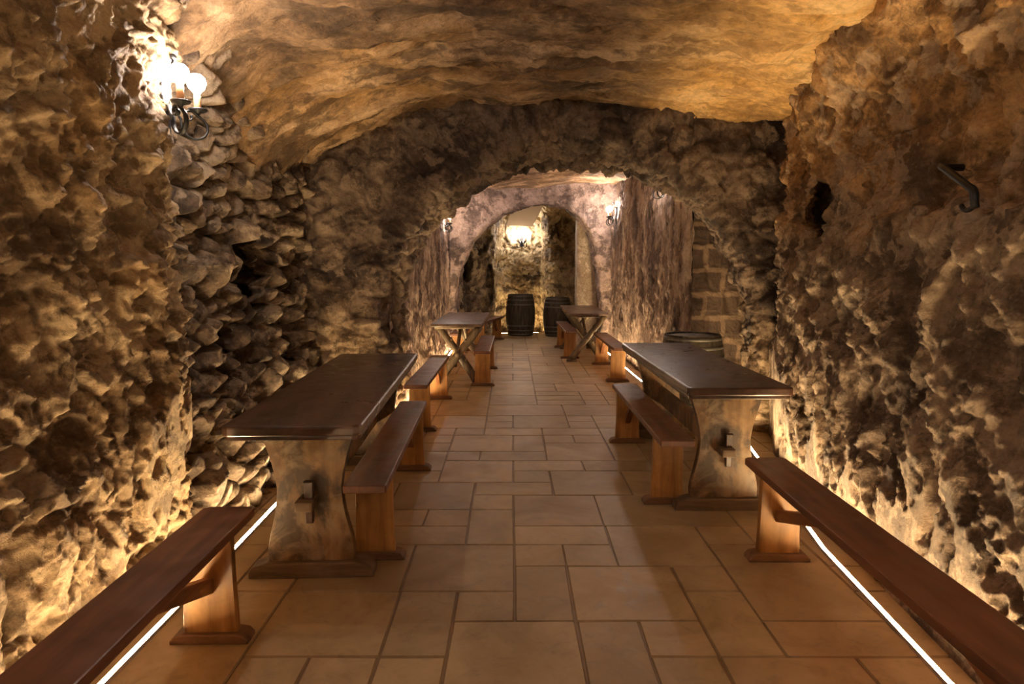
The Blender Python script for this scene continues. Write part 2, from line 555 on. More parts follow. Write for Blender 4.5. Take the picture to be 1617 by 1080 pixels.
# near right wall
def lean_right(P):
    z = P[..., 2]
    k = np.clip((P[..., 1] - 1.0) / 4.0, 0, 1)
    z = z + 0.16 * np.clip((P[..., 1] - 3.9) / 0.7, 0, 1)
    far = np.clip((P[..., 1] - 5.1) / 0.6, 0, 1)
    z = np.where(z > 1.65, 1.65 + (z - 1.65) * (1 - far), z)
    P[..., 0] += np.interp(z, [0, 0.5, 1.2, 1.65, 1.90, 2.2, 2.5, 2.75, 3.0, 3.5], [0.02, 0.10, 0.20, 0.22, 0.42, 0.42, 0.26, 0.04, -0.05, -0.2]) * (1 - 0.45 * k)
    return P


wall_sheet('wall_right', [(1.60, -3.2), (1.62, 0.5), (1.68, 2.27), (1.78, 3.42), (2.08, 5.2), (2.25, 5.7), (2.40, 6.3)], lean_right, M_ROCK_R, 720, 340, -1,
           lambda P: np.clip(rocky(P, 0.12, 0.12, 0.04, 0.038, 4.5, (1, 1, 0.75)), -0.3, 0.02 + 0.13 * np.clip(P[..., 2] - 0.12, 0, 1)), dense=1.35,
           holes=[((2.30, 4.95, 1.93), (0.9, 0.20, 0.19), 0.7, (0.6, 0.8, 0.05)), ((2.3, 3.15, 1.9), (0.7, 0.14, 0.16), 0.12, (1, 0.3, 0))])

wall_sheet('wall_back', [(-2.6, -3.0), (2.6, -3.0)], lambda P: P, M_ROCK_L, 120, 80, -1, lambda P: rocky(P, 0.1, 0.08, 0.03, 0.02))


# ceiling of the near cave
def ceiling_z(X, Y):
    z = np.interp(X, [-2.8, -2.0, -1.65, -1.35, -1.0, -0.5, 0.5, 1.6, 2.3, 2.9], [1.95, 2.16, 2.52, 2.70, 2.85, 2.93, 2.91, 2.84, 2.74, 2.6])
    z = z + 0.24 * np.clip((5.0 - Y) / 0.9, 0, 1) * np.clip((-1.0 - X) / 0.5, 0, 1)
    front = np.clip((3.55 - Y) / 0.35, 0, 1)
    z = z + front * np.interp(X, [-2.8, -1.65, -1.3, -0.9], [1.2, 0.75, 0.25, 0.0])
    z = z + np.clip((X - 1.6) / 0.6, 0, 1) * np.clip((4.6 - Y) / 1.5, 0, 1) * 0.45
    return z


nx, ny = 330, 460
X, Y = np.meshgrid(np.linspace(-2.9, 3.1, nx), np.linspace(-3.2, 6.2, ny), indexing='ij')
Z = ceiling_z(X, Y)
Zk = Z.copy()
for _ in range(12):
    Zk[1:-1] = 0.25 * Zk[:-2] + 0.5 * Zk[1:-1] + 0.25 * Zk[2:]
Z = Zk + 0.05 * np.sin(Y * 1.1 + X * 0.6) + 0.14 * np.clip((3.2 - Y) / 3, 0, 1)
P = np.stack([X, Y, Z], -1)
d = rocky(P, 0.10, 0.075, 0.0, 0.014, stretch=(0.7, 1.25, 1.0), med_scale=2.2)
# broken bedding ledges running across the vault
L = fbm(P * np.array([0.5, 1.6, 1.0]) + 4.0, 4, 0.55)
d = d + 0.06 * np.clip(np.abs(((L * 3.0) % 1.0) - 0.5) * 2.4 - 0.2, 0, 0.7)
P2 = P.copy(); P2[..., 2] -= d
grid_mesh('ceiling', P2, M_CEIL, flip=True)


# ------------------------------------------------------------------ arches
def arch_wall(name, outline_near, outline_far, y_near, y_far, mat, r_out, nt_, disp, chamfer=0.10, back_r=1.6):
    A = smooth1(resample([(x, 0, z) for x, z in outline_near], nt_), 10)
    B = smooth1(resample([(x, 0, z) for x, z in outline_far], nt_), 10)
    A[0, 2] = A[-1, 2] = -0.1; B[0, 2] = B[-1, 2] = -0.1
    A[:, 1] = y_near; B[:, 1] = y_far
    T = np.gradient(A, axis=0); T /= np.linalg.norm(T, axis=1)[:, None]
    Nn = np.stack([-T[:, 2], np.zeros(nt_), T[:, 0]], -1)     # outward, away from the opening
    Nn = smooth1(Nn, 30); Nn /= np.linalg.norm(Nn, axis=1)[:, None]
    rows = []
    for r in np.linspace(r_out, chamfer, int((r_out - chamfer) / 0.016)):
        rows.append(A + Nn * r)
    ns = int((y_far - y_near) / 0.016)
    for i in range(6):
        t = (i + 1) / 7
        ang = t * PI / 2
        rows.append(A + Nn * (chamfer * (1 - math.sin(ang))) + np.array([0, chamfer * (1 - math.cos(ang)), 0]))
    for i in range(ns + 1):
        t = i / ns
        y0_ = y_near + chamfer
        Q = A * (1 - t) + B * t
        Q[:, 1] = y0_ + (y_far - y0_) * t
        rows.append(Q)
    for r in np.linspace(0.03, back_r, 40):
        rows.append(B + Nn * r)
    P = np.array(rows)
    n = normals(P, 1)
    # orient the face normals towards the camera on the front face
    if n[5, nt_ // 2, 1] > 0:
        n = -n; fl_ = True
    else:
        fl_ = False
    d = disp(P)
    P2 = P + n * d[..., None]
    return grid_mesh(name, P2, mat, flip=fl_)


near1 = [(-1.24, -0.1), (-1.22, 0.7), (-1.22, 1.15), (-1.13, 1.45), (-0.94, 1.79), (-0.60, 2.17), (-0.16, 2.48), (0.39, 2.60), (1.06, 2.49), (1.62, 2.12), (2.02, 1.62), (2.18, 1.16), (2.22, 0.55), (2.22, -0.1)]
far1 = [(-1.10, -0.1), (-1.08, 0.74), (-1.07, 1.37), (-0.90, 1.72), (-0.68, 1.97), (-0.30, 2.25), (0.13, 2.45), (0.40, 2.48), (0.94, 2.44), (1.44, 2.30), (1.89, 1.97), (2.22, 1.5), (2.38, 1.0), (2.40, -0.1)]
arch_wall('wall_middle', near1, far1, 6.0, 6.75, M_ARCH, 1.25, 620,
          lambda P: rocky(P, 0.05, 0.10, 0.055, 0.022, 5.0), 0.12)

near2 = [(-1.02, -0.1), (-1.02, 0.58), (-1.00, 1.2), (-0.92, 1.52), (-0.74, 1.93), (-0.21, 2.42), (0.30, 2.62), (0.60, 2.65), (1.04, 2.55), (1.40, 2.14), (1.56, 1.5), (1.63, 0.9), (1.64, -0.1)]
arch_wall('wall_inner', near2, near2, 12.2, 12.75, M_MAUVE, 1.5, 420,
          lambda P: rocky(P, 0.05, 0.05, 0.02, 0.010, 4.5), 0.08)


# ------------------------------------------------------------------ second chamber
def lean_in_left(P):
    z = P[..., 2]
    P[..., 0] -= np.interp(z, [0, 0.5, 1.5, 3.5], [-0.02, 0.03, 0.0, 0.10])
    return P


chisel = lambda P: rocky(P, 0.04, 0.045, 0.0, 0.024, stretch=(1, 1, 0.45), med_scale=5.0) + 0.014 * fbm(P * np.array([11, 11, 4.0]), 3, 0.6, ridged=True)
wall_sheet('wall_left_inner', [(-1.18, 6.3), (-1.15, 12.5)], lean_in_left, M_INNER, 460, 240, 1, chisel)


def lean_in_right(P):
    z = P[..., 2]
    P[..., 0] += np.interp(z, [0, 0.4, 1.5, 2.3, 3.5], [0.0, 0.0, -0.04, -0.04, 0.1]) * np.where(P[..., 1] > 7.4, 1, 0.2)
    return P


wall_sheet('wall_right_inner', [(1.86, 12.5), (1.86, 9.5), (1.87, 7.16), (1.92, 7.10)], lean_in_right, M_INNER, 420, 240, 1, chisel, smooth=1)


# big squared blocks with pale mortar on the return that faces the camera
M_BLOCK, nt, b = new_mat('block_masonry')
v = coords(nt)
tc = N(nt, 'ShaderNodeTexCoord')
sx = N(nt, 'ShaderNodeSeparateXYZ'); nt.links.new(tc.outputs['Object'], sx.inputs[0])
cb = N(nt, 'ShaderNodeCombineXYZ'); nt.links.new(sx.outputs['X'], cb.inputs['X']); nt.links.new(sx.outputs['Z'], cb.inputs['Y'])
wn = N(nt, 'ShaderNodeTexNoise'); wn.inputs['Scale'].default_value = 5.0; nt.links.new(tc.outputs['Object'], wn.inputs['Vector'])
vm = N(nt, 'ShaderNodeVectorMath', operation='SCALE'); vm.inputs[3].default_value = 0.10; nt.links.new(wn.outputs['Color'], vm.inputs[0])
va = N(nt, 'ShaderNodeVectorMath', operation='ADD'); nt.links.new(cb.outputs[0], va.inputs[0]); nt.links.new(vm.outputs[0], va.inputs[1])
bt = N(nt, 'ShaderNodeTexBrick'); nt.links.new(va.outputs[0], bt.inputs['Vector'])
bt.inputs['Scale'].default_value = 1.0; bt.inputs['Brick Width'].default_value = 0.38; bt.inputs['Row Height'].default_value = 0.25
bt.inputs['Mortar Size'].default_value = 0.035; bt.inputs['Mortar Smooth'].default_value = 0.6
bt.inputs['Color1'].default_value = (0.06, 0.036, 0.022, 1); bt.inputs['Color2'].default_value = (0.085, 0.052, 0.031, 1); bt.inputs['Mortar'].default_value = (0.20, 0.13, 0.078, 1)
nn = noise(nt, v, 7.0, 7, 0.65, 1.0)
kk = ramp(nt, nn, [(0.3, 0.7), (0.7, 1.5)])
cc_ = mix(nt, 0.8, bt.outputs['Color'], kk, 'MULTIPLY')
nt.links.new(cc_, b.inputs['Base Color']); b.inputs['Roughness'].default_value = 0.8
bump(nt, b, nn, 0.8, 0.04)


def blocks_disp(P):
    x = P[..., 0] + 0.05 * perlin(P * 5); z = P[..., 2] + 0.05 * perlin(P * 5 + 9)
    row = np.floor(z / 0.25)
    fz = np.abs((z / 0.25 - row) - 0.5) * 2
    fx = np.abs(((x / 0.38 + 0.5 * (row % 2)) % 1.0) - 0.5) * 2
    return 0.02 * (1 - np.clip((np.maximum(fz - 0.1, fx) - 0.8) * 6, 0, 1)) + 0.035 * fbm(P * 4, 5) - 0.01


wall_sheet('wall_right_return', [(1.90, 7.12), (2.30, 7.12), (2.75, 7.10), (2.85, 6.5)], lambda P: P, M_BLOCK, 160, 240, 1, blocks_disp, smooth=2)

nx, ny = 200, 330
X, Y = np.meshgrid(np.linspace(-1.6, 2.9, nx), np.linspace(6.3, 12.6, ny), indexing='ij')
Z = np.interp(X, [-1.6, -1.1, -0.6, 0.3, 1.3, 1.9, 2.9], [2.5, 2.66, 2.78, 2.88, 2.92, 2.92, 2.85]) + 0.05 * np.sin(Y * 1.7)
P = np.stack([X, Y, Z], -1)
P[..., 2] -= rocky(P, 0.12, 0.05, 0.0, 0.008, med_scale=1.6)
grid_mesh('ceiling_inner', P, M_INNERC, flip=True)


# ------------------------------------------------------------------ end alcove
def lean_dome(P):
    z = P[..., 2]
    k = 1 - 0.45 * np.clip((z - 1.9) / 1.5, 0, 1) ** 1.6
    P[..., 0] = 0.35 + (P[..., 0] - 0.35) * k
    P[..., 1] = 12.7 + (P[..., 1] - 12.7) * (1 - 0.10 * np.clip((z - 1.9) / 1.5, 0, 1) ** 1.5)
    return P


wall_sheet('wall_end', [(-1.25, 12.6), (-1.27, 13.4), (-1.02, 14.1), (-0.50, 14.55), (-0.40, 14.68), (-0.40, 15.2), (-0.2, 15.35), (0.66, 15.35), (0.76, 15.10), (0.86, 15.02), (1.45, 15.0), (1.75, 14.4), (1.75, 13.6), (1.9, 12.6)],
           lean_dome, M_END, 620, 240, 1, lambda P: rocky(P, 0.08, 0.09, 0.03, 0.015, 4.0, med_scale=2.2), smooth=3,
           holes=[((-0.98, 14.2, 1.50), (0.16, 0.22, 0.28), 0.7, (-0.3, 0.9, 0)), ((-0.68, 14.45, 2.1), (0.20, 0.22, 0.30), 0.30, (-0.1, 1, 0)), ((-0.50, 14.55, 1.15), (0.07, 0.2, 0.4), 0.3, (0, 1, 0)),
                  ((1.25, 15.1, 2.3), (0.25, 0.5, 0.30), 0.18, (0, 1, 0))])
P_ = None
nx, ny = 120, 110
X, Y = np.meshgrid(np.linspace(-1.8, 2.4, nx), np.linspace(12.5, 15.8, ny), indexing='ij')
P = np.stack([X, Y, 3.02 - 0.10 * (X - 0.4) ** 2 + 0 * X], -1)
P[..., 2] -= rocky(P, 0.1, 0.07, 0.0, 0.01)
grid_mesh('ceiling_end', P, M_END, flip=True)

# pale plastered pilaster inside the alcove at the right
bm = bmesh.new()
nzs, nxs = 60, 14
pts = [(1.30, 13.9), (1.28, 13.32), (1.31, 13.28), (1.68, 13.26), (1.72, 13.3), (1.74, 13.9)]
pp = resample(pts, 90)
Z_ = np.linspace(-0.05, 2.9, 200)
P = np.zeros((90, 200, 3)); P[..., 0] = pp[:, None, 0]; P[..., 1] = pp[:, None, 1]; P[..., 2] = Z_[None]
n = normals(P, 1)
P = P + n * (0.016 * fbm(P * 2.5, 5, 0.55))[..., None]
bm.free()
grid_mesh('trim_1', P, M_PLASTER)


# ------------------------------------------------------------------ generic solid builders
def add_box(bm, x0, x1, y0, y1, z0, z1, bev=0.0, seg=2, mat=None):
    r = bmesh.ops.create_cube(bm, size=1.0)
    vs_ = r['verts']
    for v_ in vs_:
        v_.co = Vector(((x0 + x1) / 2 + v_.co.x * (x1 - x0), (y0 + y1) / 2 + v_.co.y * (y1 - y0), (z0 + z1) / 2 + v_.co.z * (z1 - z0)))
    if mat is not None:
        bmesh.ops.transform(bm, matrix=mat, verts=vs_)
    if bev > 0:
        ed = list({e for v_ in vs_ for e in v_.link_edges})
        bmesh.ops.bevel(bm, geom=ed, offset=bev, segments=seg, profile=0.6, affect='EDGES')


def add_prism(bm, outline, axis, a, b_, bev=0.0, seg=2):
    """outline: list of 2-D points; extruded from a to b_ along axis ('X' -> points are (y,z); 'Y' -> (x,z); 'Z' -> (x,y))"""
    def mk(p, t):
        return {'X': (t, p[0], p[1]), 'Y': (p[0], t, p[1]), 'Z': (p[0], p[1], t)}[axis]
    lo = [bm.verts.new(mk(p, a)) for p in outline]
    hi = [bm.verts.new(mk(p, b_)) for p in outline]
    n_ = len(outline)
    fs = [bm.faces.new(lo[::-1]), bm.faces.new(hi)]
    for i in range(n_):
        fs.append(bm.faces.new((lo[i], lo[(i + 1) % n_], hi[(i + 1) % n_], hi[i])))
    if bev > 0:
        ed = list({e for f in fs[:2] for e in f.edges})
        bmesh.ops.bevel(bm, geom=ed, offset=bev, segments=seg, profile=0.6, affect='EDGES')


def add_tube(bm, pts, rad, nseg=10, flat=1.0, wob=0.0, cap=True):
    pts = [Vector(p) for p in pts]
    n_ = len(pts)
    rads = rad if isinstance(rad, (list, tuple)) else [rad] * n_
    rings = []
    up = None
    for i, p in enumerate(pts):
        t = (pts[min(i + 1, n_ - 1)] - pts[max(i - 1, 0)]).normalized()
        if up is None:
            up = Vector((0, 0, 1)) if abs(t.z) < 0.9 else Vector((1, 0, 0))
        s_ = t.cross(up).normalized(); u_ = s_.cross(t).normalized(); up = u_
        ring = []
        for k_ in range(nseg):
            a = 2 * PI * k_ / nseg
            r_ = rads[i] * (1 + (random.uniform(-wob, wob) if wob else 0))
            ring.append(bm.verts.new(p + s_ * math.cos(a) * r_ * flat + u_ * math.sin(a) * r_))
        rings.append(ring)
    for i in range(n_ - 1):
        for k_ in range(nseg):
            bm.faces.new((rings[i][k_], rings[i][(k_ + 1) % nseg], rings[i + 1][(k_ + 1) % nseg], rings[i + 1][k_]))
    if cap:
        bm.faces.new(rings[0][::-1]); bm.faces.new(rings[-1])


def add_lathe(bm, prof, nseg=24, groove=0, centre=(0, 0)):
    rings = []
    for r_, z in prof:
        ring = []
        for k_ in range(nseg):
            a = 2 * PI * k_ / nseg
            rr_ = max(r_, 1e-4)
            if groove and k_ % groove == 0:
                rr_ -= 0.004
            ring.append(bm.verts.new((centre[0] + rr_ * math.cos(a), centre[1] + rr_ * math.sin(a), z)))
        rings.append(ring)
    for i in range(len(prof) - 1):
        for k_ in range(nseg):
            bm.faces.new((rings[i][k_], rings[i][(k_ + 1) % nseg], rings[i + 1][(k_ + 1) % nseg], rings[i + 1][k_]))
    bm.faces.new(rings[0][::-1]); bm.faces.new(rings[-1])


# ------------------------------------------------------------------ benches (origin at the floor, centre of the near end)
SEAT_Z = 0.47


def make_bench(label, length, l1, l2, group=None, w=0.205, leg_w=0.19, brace=True, run=0.28, bz=0.20, bh=0.026):
    t = thing('bench', label, 'bench', group=group)
    bm = bmesh.new()
    c_ = 0.022
    hw = w / 2
    out = [(-hw + 0.006, 0), (hw - 0.006, 0), (hw, 0.01), (hw, length - c_), (hw - c_, length), (-hw + c_, length), (-hw, length - c_), (-hw, 0.01)]
    add_prism(bm, out, 'Z', SEAT_Z - 0.038, SEAT_Z, 0.007, 2)
    obj('seat', bm, M_SEAT, t)
    for s, yy in ((1, l1), (-1, l2)):
        bm = bmesh.new()
        lw = leg_w / 2
        add_prism(bm, [(-lw - 0.008, 0.03), (lw + 0.008, 0.03), (lw, 0.2), (lw - 0.002, SEAT_Z - 0.038), (-lw + 0.002, SEAT_Z - 0.038), (-lw, 0.2)], 'Y', yy - 0.02, yy + 0.02, 0.004, 1)
        leg = obj('leg', bm, M_LEG, t)
        bm = bmesh.new()
        fw = leg_w / 2 + 0.055
        add_prism(bm, [(-fw, 0.0), (fw, 0.0), (fw, 0.014), (fw - 0.018, 0.034), (fw - 0.05, 0.040), (-fw + 0.05, 0.040), (-fw + 0.018, 0.034), (-fw, 0.014)], 'Y', yy - 0.045, yy + 0.045, 0.005, 1)
        obj('foot', bm, M_FOOT, leg)
        if brace:
            bm = bmesh.new()
            ya = yy + s * 0.018; za = bz
            yb = yy + s * (run + 0.02); zb = SEAT_Z - 0.036
            p0 = Vector((0, ya, za)); p1 = Vector((0, yb, zb))
            hh = bh
            dy, dz = (p1 - p0).y, (p1 - p0).z
            # parallelogram section so that both ends meet the leg and the seat flush
            kz = 2 * hh * math.hypot(dy, dz) / abs(dy); ky = 2 * hh * math.hypot(dy, dz) / abs(dz) * s
            add_prism(bm, [(p0.y, p0.z - kz * 0.5), (p1.y + ky * 0.5, p1.z), (p1.y - ky * 0.5, p1.z), (p0.y, p0.z + kz * 0.5)], 'X', -0.024, 0.024, 0.005, 1)
            obj('brace', bm, M_BRACE, t)
    return t


def rot_to(xa, ya, xb, yb):
    return math.atan2(-(xb - xa), yb - ya)


b0 = make_bench('long brown bench in the left foreground, against the rough rock wall', 2.62, 0.45, 2.385, w=0.22, leg_w=0.20, run=0.60, bz=0.235, bh=0.030)
b0.location = (-1.165, 0.18, 0); b0.rotation_euler = (0, 0, rot_to(-1.165, 0.18, -1.215, 2.8))
BENCH_G = None
b1 = dup(b0, (1.345, 0.93, 0), rot_to(1.345, 0.93, 1.368, 3.55), 'long brown bench in the right foreground, against the rough rock wall')
b2 = make_bench('bench with brown seat along the aisle side of the left solid table', 2.02, 0.27, 1.78)
b2.location = (-0.697, 3.065, 0); b2.rotation_euler = (0, 0, rot_to(-0.697, 3.065, -0.757, 5.085))
b3 = dup(b2, (0.985, 3.885, 0), rot_to(0.985, 3.86, 0.985, 5.9), 'bench with brown seat along the aisle side of the right solid table', scale=(1, 0.975, 1))
b4 = dup(b2, (-0.845, 5.77, 0), rot_to(-0.845, 5.77, -0.83, 7.7), 'orange-legged bench by the left wall between the solid table and the left log-legged table', scale=(1, 0.98, 1))
b5 = dup(b2, (1.385, 8.42, 0), rot_to(1.385, 8.42, 1.372, 10.44), 'bench along the right wall, between the right solid table and the right log-legged table')
b6 = dup(b2, (-0.37, 8.10, 0), rot_to(-0.37, 8.12, -0.36, 10.0), 'bench on the aisle side of the left log-legged table', scale=(1, 0.93, 1))
b7 = dup(b2, (-0.85, 10.22, 0), rot_to(-0.85, 10.22, -0.80, 12.1), 'bench end seen under the left log-legged table, beside the left wall', scale=(1, 0.93, 1))
b8 = dup(b2, (-0.66, 12.28, 0), rot_to(-0.66, 12.28, -0.27, 13.95), 'bench standing at an angle in the end alcove, left of the middle barrel', scale=(1, 0.86, 1))
b9 = dup(b2, (0.95, 10.62, 0), rot_to(0.95, 10.62, 0.93, 12.6), 'bench under the aisle edge of the right log-legged table', scale=(1, 0.98, 1))

# ------------------------------------------------------------------ solid trestle tables
TZ = 0.81


def make_table(label, length):
    t = thing('trestle_table', label, 'table')
    hw = 0.305
    bm = bmesh.new()
    r_ = 0.035
    out = [(-hw + r_, 0), (hw - r_, 0), (hw - 0.01, 0.01), (hw, r_), (hw, length - r_), (hw - 0.01, length - 0.01), (hw - r_, length), (-hw + r_, length), (-hw + 0.01, length - 0.01), (-hw, length - r_), (-hw, r_), (-hw + 0.01, 0.01)]
    add_prism(bm, out, 'Z', TZ - 0.048, TZ, 0.014, 3)
    o_ = [(x * 0.965, 0.012 + y * (length - 0.024) / length) for x, y in out]
    add_prism(bm, o_, 'Z', TZ - 0.068, TZ - 0.046, 0.006, 2)
    obj('tabletop', bm, M_TOP, t)
    prof = [(0.205, 0.075), (0.207, 0.13), (0.200, 0.19), (0.182, 0.25), (0.160, 0.31), (0.150, 0.37), (0.152, 0.44), (0.163, 0.52), (0.182, 0.60), (0.202, 0.66), (0.215, 0.70), (0.218, TZ - 0.09)]
    for s, yy in ((1, 0.30), (-1, length - 0.30)):
        bm = bmesh.new()
        add_prism(bm, [(x, z) for x, z in prof] + [(-x, z) for x, z in prof[::-1]], 'Y', yy - 0.03, yy + 0.03, 0.008, 2)
        leg = obj('leg', bm, M_TRESTLE, t)
        bm = bmesh.new()
        fw = 0.30
        add_prism(bm, [(-fw, 0), (-fw + 0.09, 0), (-fw + 0.11, 0.006), (fw - 0.11, 0.006), (fw - 0.09, 0), (fw, 0), (fw, 0.03), (fw - 0.015, 0.055), (fw - 0.06, 0.068), (fw - 0.09, 0.078), (-fw + 0.09, 0.078), (-fw + 0.06, 0.068), (-fw + 0.015, 0.055), (-fw, 0.03)],
                  'Y', yy - 0.055, yy + 0.055, 0.008, 2)
        obj('foot', bm, M_FOOT2, leg)
        bm = bmesh.new()
        add_box(bm, -0.265, 0.265, yy - 0.045, yy + 0.045, TZ - 0.092, TZ - 0.066, 0.006)
        obj('cleat', bm, M_TRESTLE, leg)
        # through tenon of the stretcher and its wedge
        bm = bmesh.new()
        ys = yy - s * 0.03
        add_box(bm, -0.046, 0.036, min(ys, ys - s * 0.10), max(ys, ys - s * 0.10), 0.355, 0.405, 0.009)
        obj('tenon', bm, M_FOOT2, leg)
        bm = bmesh.new()
        yw = ys - s * 0.035
        add_prism(bm, [(-0.008, 0.285), (0.026, 0.285), (0.032, 0.488), (-0.014, 0.488)], 'Y', yw - 0.018, yw + 0.018, 0.004, 1)
        obj('wedge', bm, M_TOP, leg)
    bm = bmesh.new()
    add_box(bm, -0.022, 0.022, 0.33, length - 0.33, 0.32, 0.46, 0.005)
    obj('stretcher', bm, M_TRESTLE, t)
    bm = bmesh.new()
    for x in (-0.2, 0.2):
        add_box(bm, x - 0.012, x + 0.012, 0.33, length - 0.33, TZ - 0.135, TZ - 0.066, 0.003)
    obj('apron', bm, M_TRESTLE, t)
    return t


M_FOOT2 = wood_mat('dark_worn_wood', (0.06, 0.038, 0.022), (0.13, 0.082, 0.045), (0.21, 0.14, 0.085), 0.55, 'X', 0.8, 0.35)
t1 = make_table('dark solid-topped trestle table in the left foreground with stained vase-shaped legs', 2.45)
t1.location = (-0.963, 2.85, 0); t1.rotation_euler = (0, 0, rot_to(-0.963, 2.85, -1.055, 5.3))
t2 = dup(t1, (1.31, 3.765, 0), rot_to(1.31, 3.79, 1.295, 5.98), 'x', scale=(1, 0.93, 1))
t2['label'] = 'dark solid-topped trestle table on the right of the aisle, in front of the half-hidden barrel'


# ------------------------------------------------------------------ log-legged tables
def log_pts(p0, p1, n_=12, amp=0.012):
    p0 = Vector(p0); p1 = Vector(p1)
    out = []
    ph = random.uniform(0, 6)
    for i in range(n_):
        t_ = i / (n_ - 1)
        p = p0.lerp(p1, t_)
        out.append(p + Vector((amp * math.sin(ph + 4 * t_), amp * math.cos(ph + 3 * t_), 0)))
    return out


def make_xtable(label, length):
    t = thing('log_table', label, 'table')
    hw = 0.315
    z1 = 0.795
    bm = bmesh.new()
    random.seed(21)
    out = []
    nE = 10
    for i in range(nE + 1):
        out.append((hw + random.uniform(-0.008, 0.008), length * i / nE))
    for i in range(nE, -1, -1):
        out.append((-hw + random.uniform(-0.008, 0.008), length * i / nE))
    add_prism(bm, out, 'Z', z1 - 0.036, z1, 0.006, 2)
    obj('tabletop', bm, M_XTOP, t)
    for yy in (0.26, length - 0.26):
        for s in (1, -1):
            bm = bmesh.new()
            off = 0.04 * s
            pts_ = log_pts((-0.27 * s, yy + off, z1 - 0.05), (0.25 * s, yy + off, 0.035))
            rads = [0.042 + 0.012 * (i / 11) + random.uniform(-0.003, 0.003) for i in range(12)]
            rads[-1] += 0.010
            add_tube(bm, pts_, rads, 12, wob=0.05)
            # knots
            for q_ in (3, 7, 9):
                bmesh.ops.create_icosphere(bm, subdivisions=2, radius=0.02, matrix=Matrix.Translation(pts_[q_] + Vector((0.03 * s, -0.022, 0.02))))
            leg = obj('leg', bm, M_LOG, t, True)
            bm = bmesh.new()
            add_prism(bm, [(0.25 * s - 0.085, 0), (0.25 * s + 0.085, 0), (0.25 * s + 0.075, 0.03), (0.25 * s - 0.075, 0.035)], 'Y', yy + off - 0.06, yy + off + 0.06, 0.006, 1)
            obj('foot', bm, M_LOG, leg)
        bm = bmesh.new()
        add_tube(bm, log_pts((-0.30, yy, z1 - 0.062), (0.30, yy, z1 - 0.058), 8, 0.003), 0.026, 10, wob=0.04)
        obj('crossbar', bm, M_LOG, t, True)
    bm = bmesh.new()
    add_tube(bm, log_pts((0.0, 0.12, 0.40), (0.0, length - 0.12, 0.40), 12, 0.006), 0.032, 12, wob=0.05)
    obj('stretcher', bm, M_LOG, t, True)
    for s in (1, -1):
        bm = bmesh.new()
        add_tube(bm, log_pts((-0.02, 0.26 if s > 0 else length - 0.26, 0.40), (-0.02, length / 2 - s * 0.16, z1 - 0.05), 8, 0.004), 0.024, 10, wob=0.05)
        obj('brace', bm, M_LOG, t, True)
    return t


x1 = make_xtable('log-legged table with crossed trunks on the left, halfway down the cellar', 2.1)
x1.location = (-0.685, 8.18, 0); x1.rotation_euler = (0, 0, rot_to(-0.685, 8.18, -0.655, 10.27))
x2 = dup(x1, (1.185, 10.3, 0), rot_to(1.185, 10.3, 1.2, 12.5), 'log-legged table with crossed trunks on the right, farther down the cellar', scale=(0.97, 1.03, 0.975))


# ------------------------------------------------------------------ barrels
def make_barrel(label):
    t = thing('barrel', label, 'barrel')
    H = 0.89; rb = 0.322; rh = 0.265
    bm = bmesh.new()
    prof = [(rh - 0.03, 0.0), (rh, 0.0)]
    R = lambda z: rh + (rb - rh) * (1 - ((z - H / 2) / (H / 2)) ** 2)
    for i in range(25):
        z = H * i / 24
        prof.append((R(z), z + 0.001))
    prof += [(rh - 0.018, H), (rh - 0.022, H - 0.035)]
    add_lathe(bm, prof, 72, groove=3)
    obj('staves', bm, M_STAVE, t)
    bm = bmesh.new()
    add_lathe(bm, [(rh - 0.02, H - 0.045), (rh - 0.02, H - 0.030)], 48)
    obj('head', bm, M_STAVE, t)
    for z0, z1 in ((0.015, 0.05), (0.10, 0.135), (0.20, 0.235), (H - 0.235, H - 0.20), (H - 0.135, H - 0.10), (H - 0.05, H - 0.015)):
        bm = bmesh.new()
        add_lathe(bm, [(R(z0) - 0.004, z0), (R(z0) + 0.004, z0 + 0.002), (R(z1) + 0.004, z1 - 0.002), (R(z1) - 0.004, z1)], 48)
        obj('hoop', bm, M_HOOP, t, True)
    return t


k1 = make_barrel('dark barrel at the end of the aisle, middle of the alcove, fully visible')
k1.location = (0.185, 14.62, 0)
dup(k1, (0.98, 14.5, 0), 0.7, 'dark barrel half hidden behind the right log-legged table', scale=(0.95, 0.95, 0.93))
dup(k1, (1.735, 6.42, 0), 0.3, 'dark barrel of which only the rim shows behind the right solid table', scale=(0.98, 0.98, 0.955))


# ------------------------------------------------------------------ sconces: origin at the wall plate centre, local +X points away from the wall
def scroll_pts(r0_, r1_, turns, cx, cz, start, n_=40, sgn=1):
    out = []
    for i in range(n_):
        t_ = i / (n_ - 1)
        a = start + sgn * turns * 2 * PI * t_
        r_ = r0_ * (1 - t_) + r1_ * t_
        out.append((cx + r_ * math.cos(a), cz + r_ * math.sin(a)))
    return out


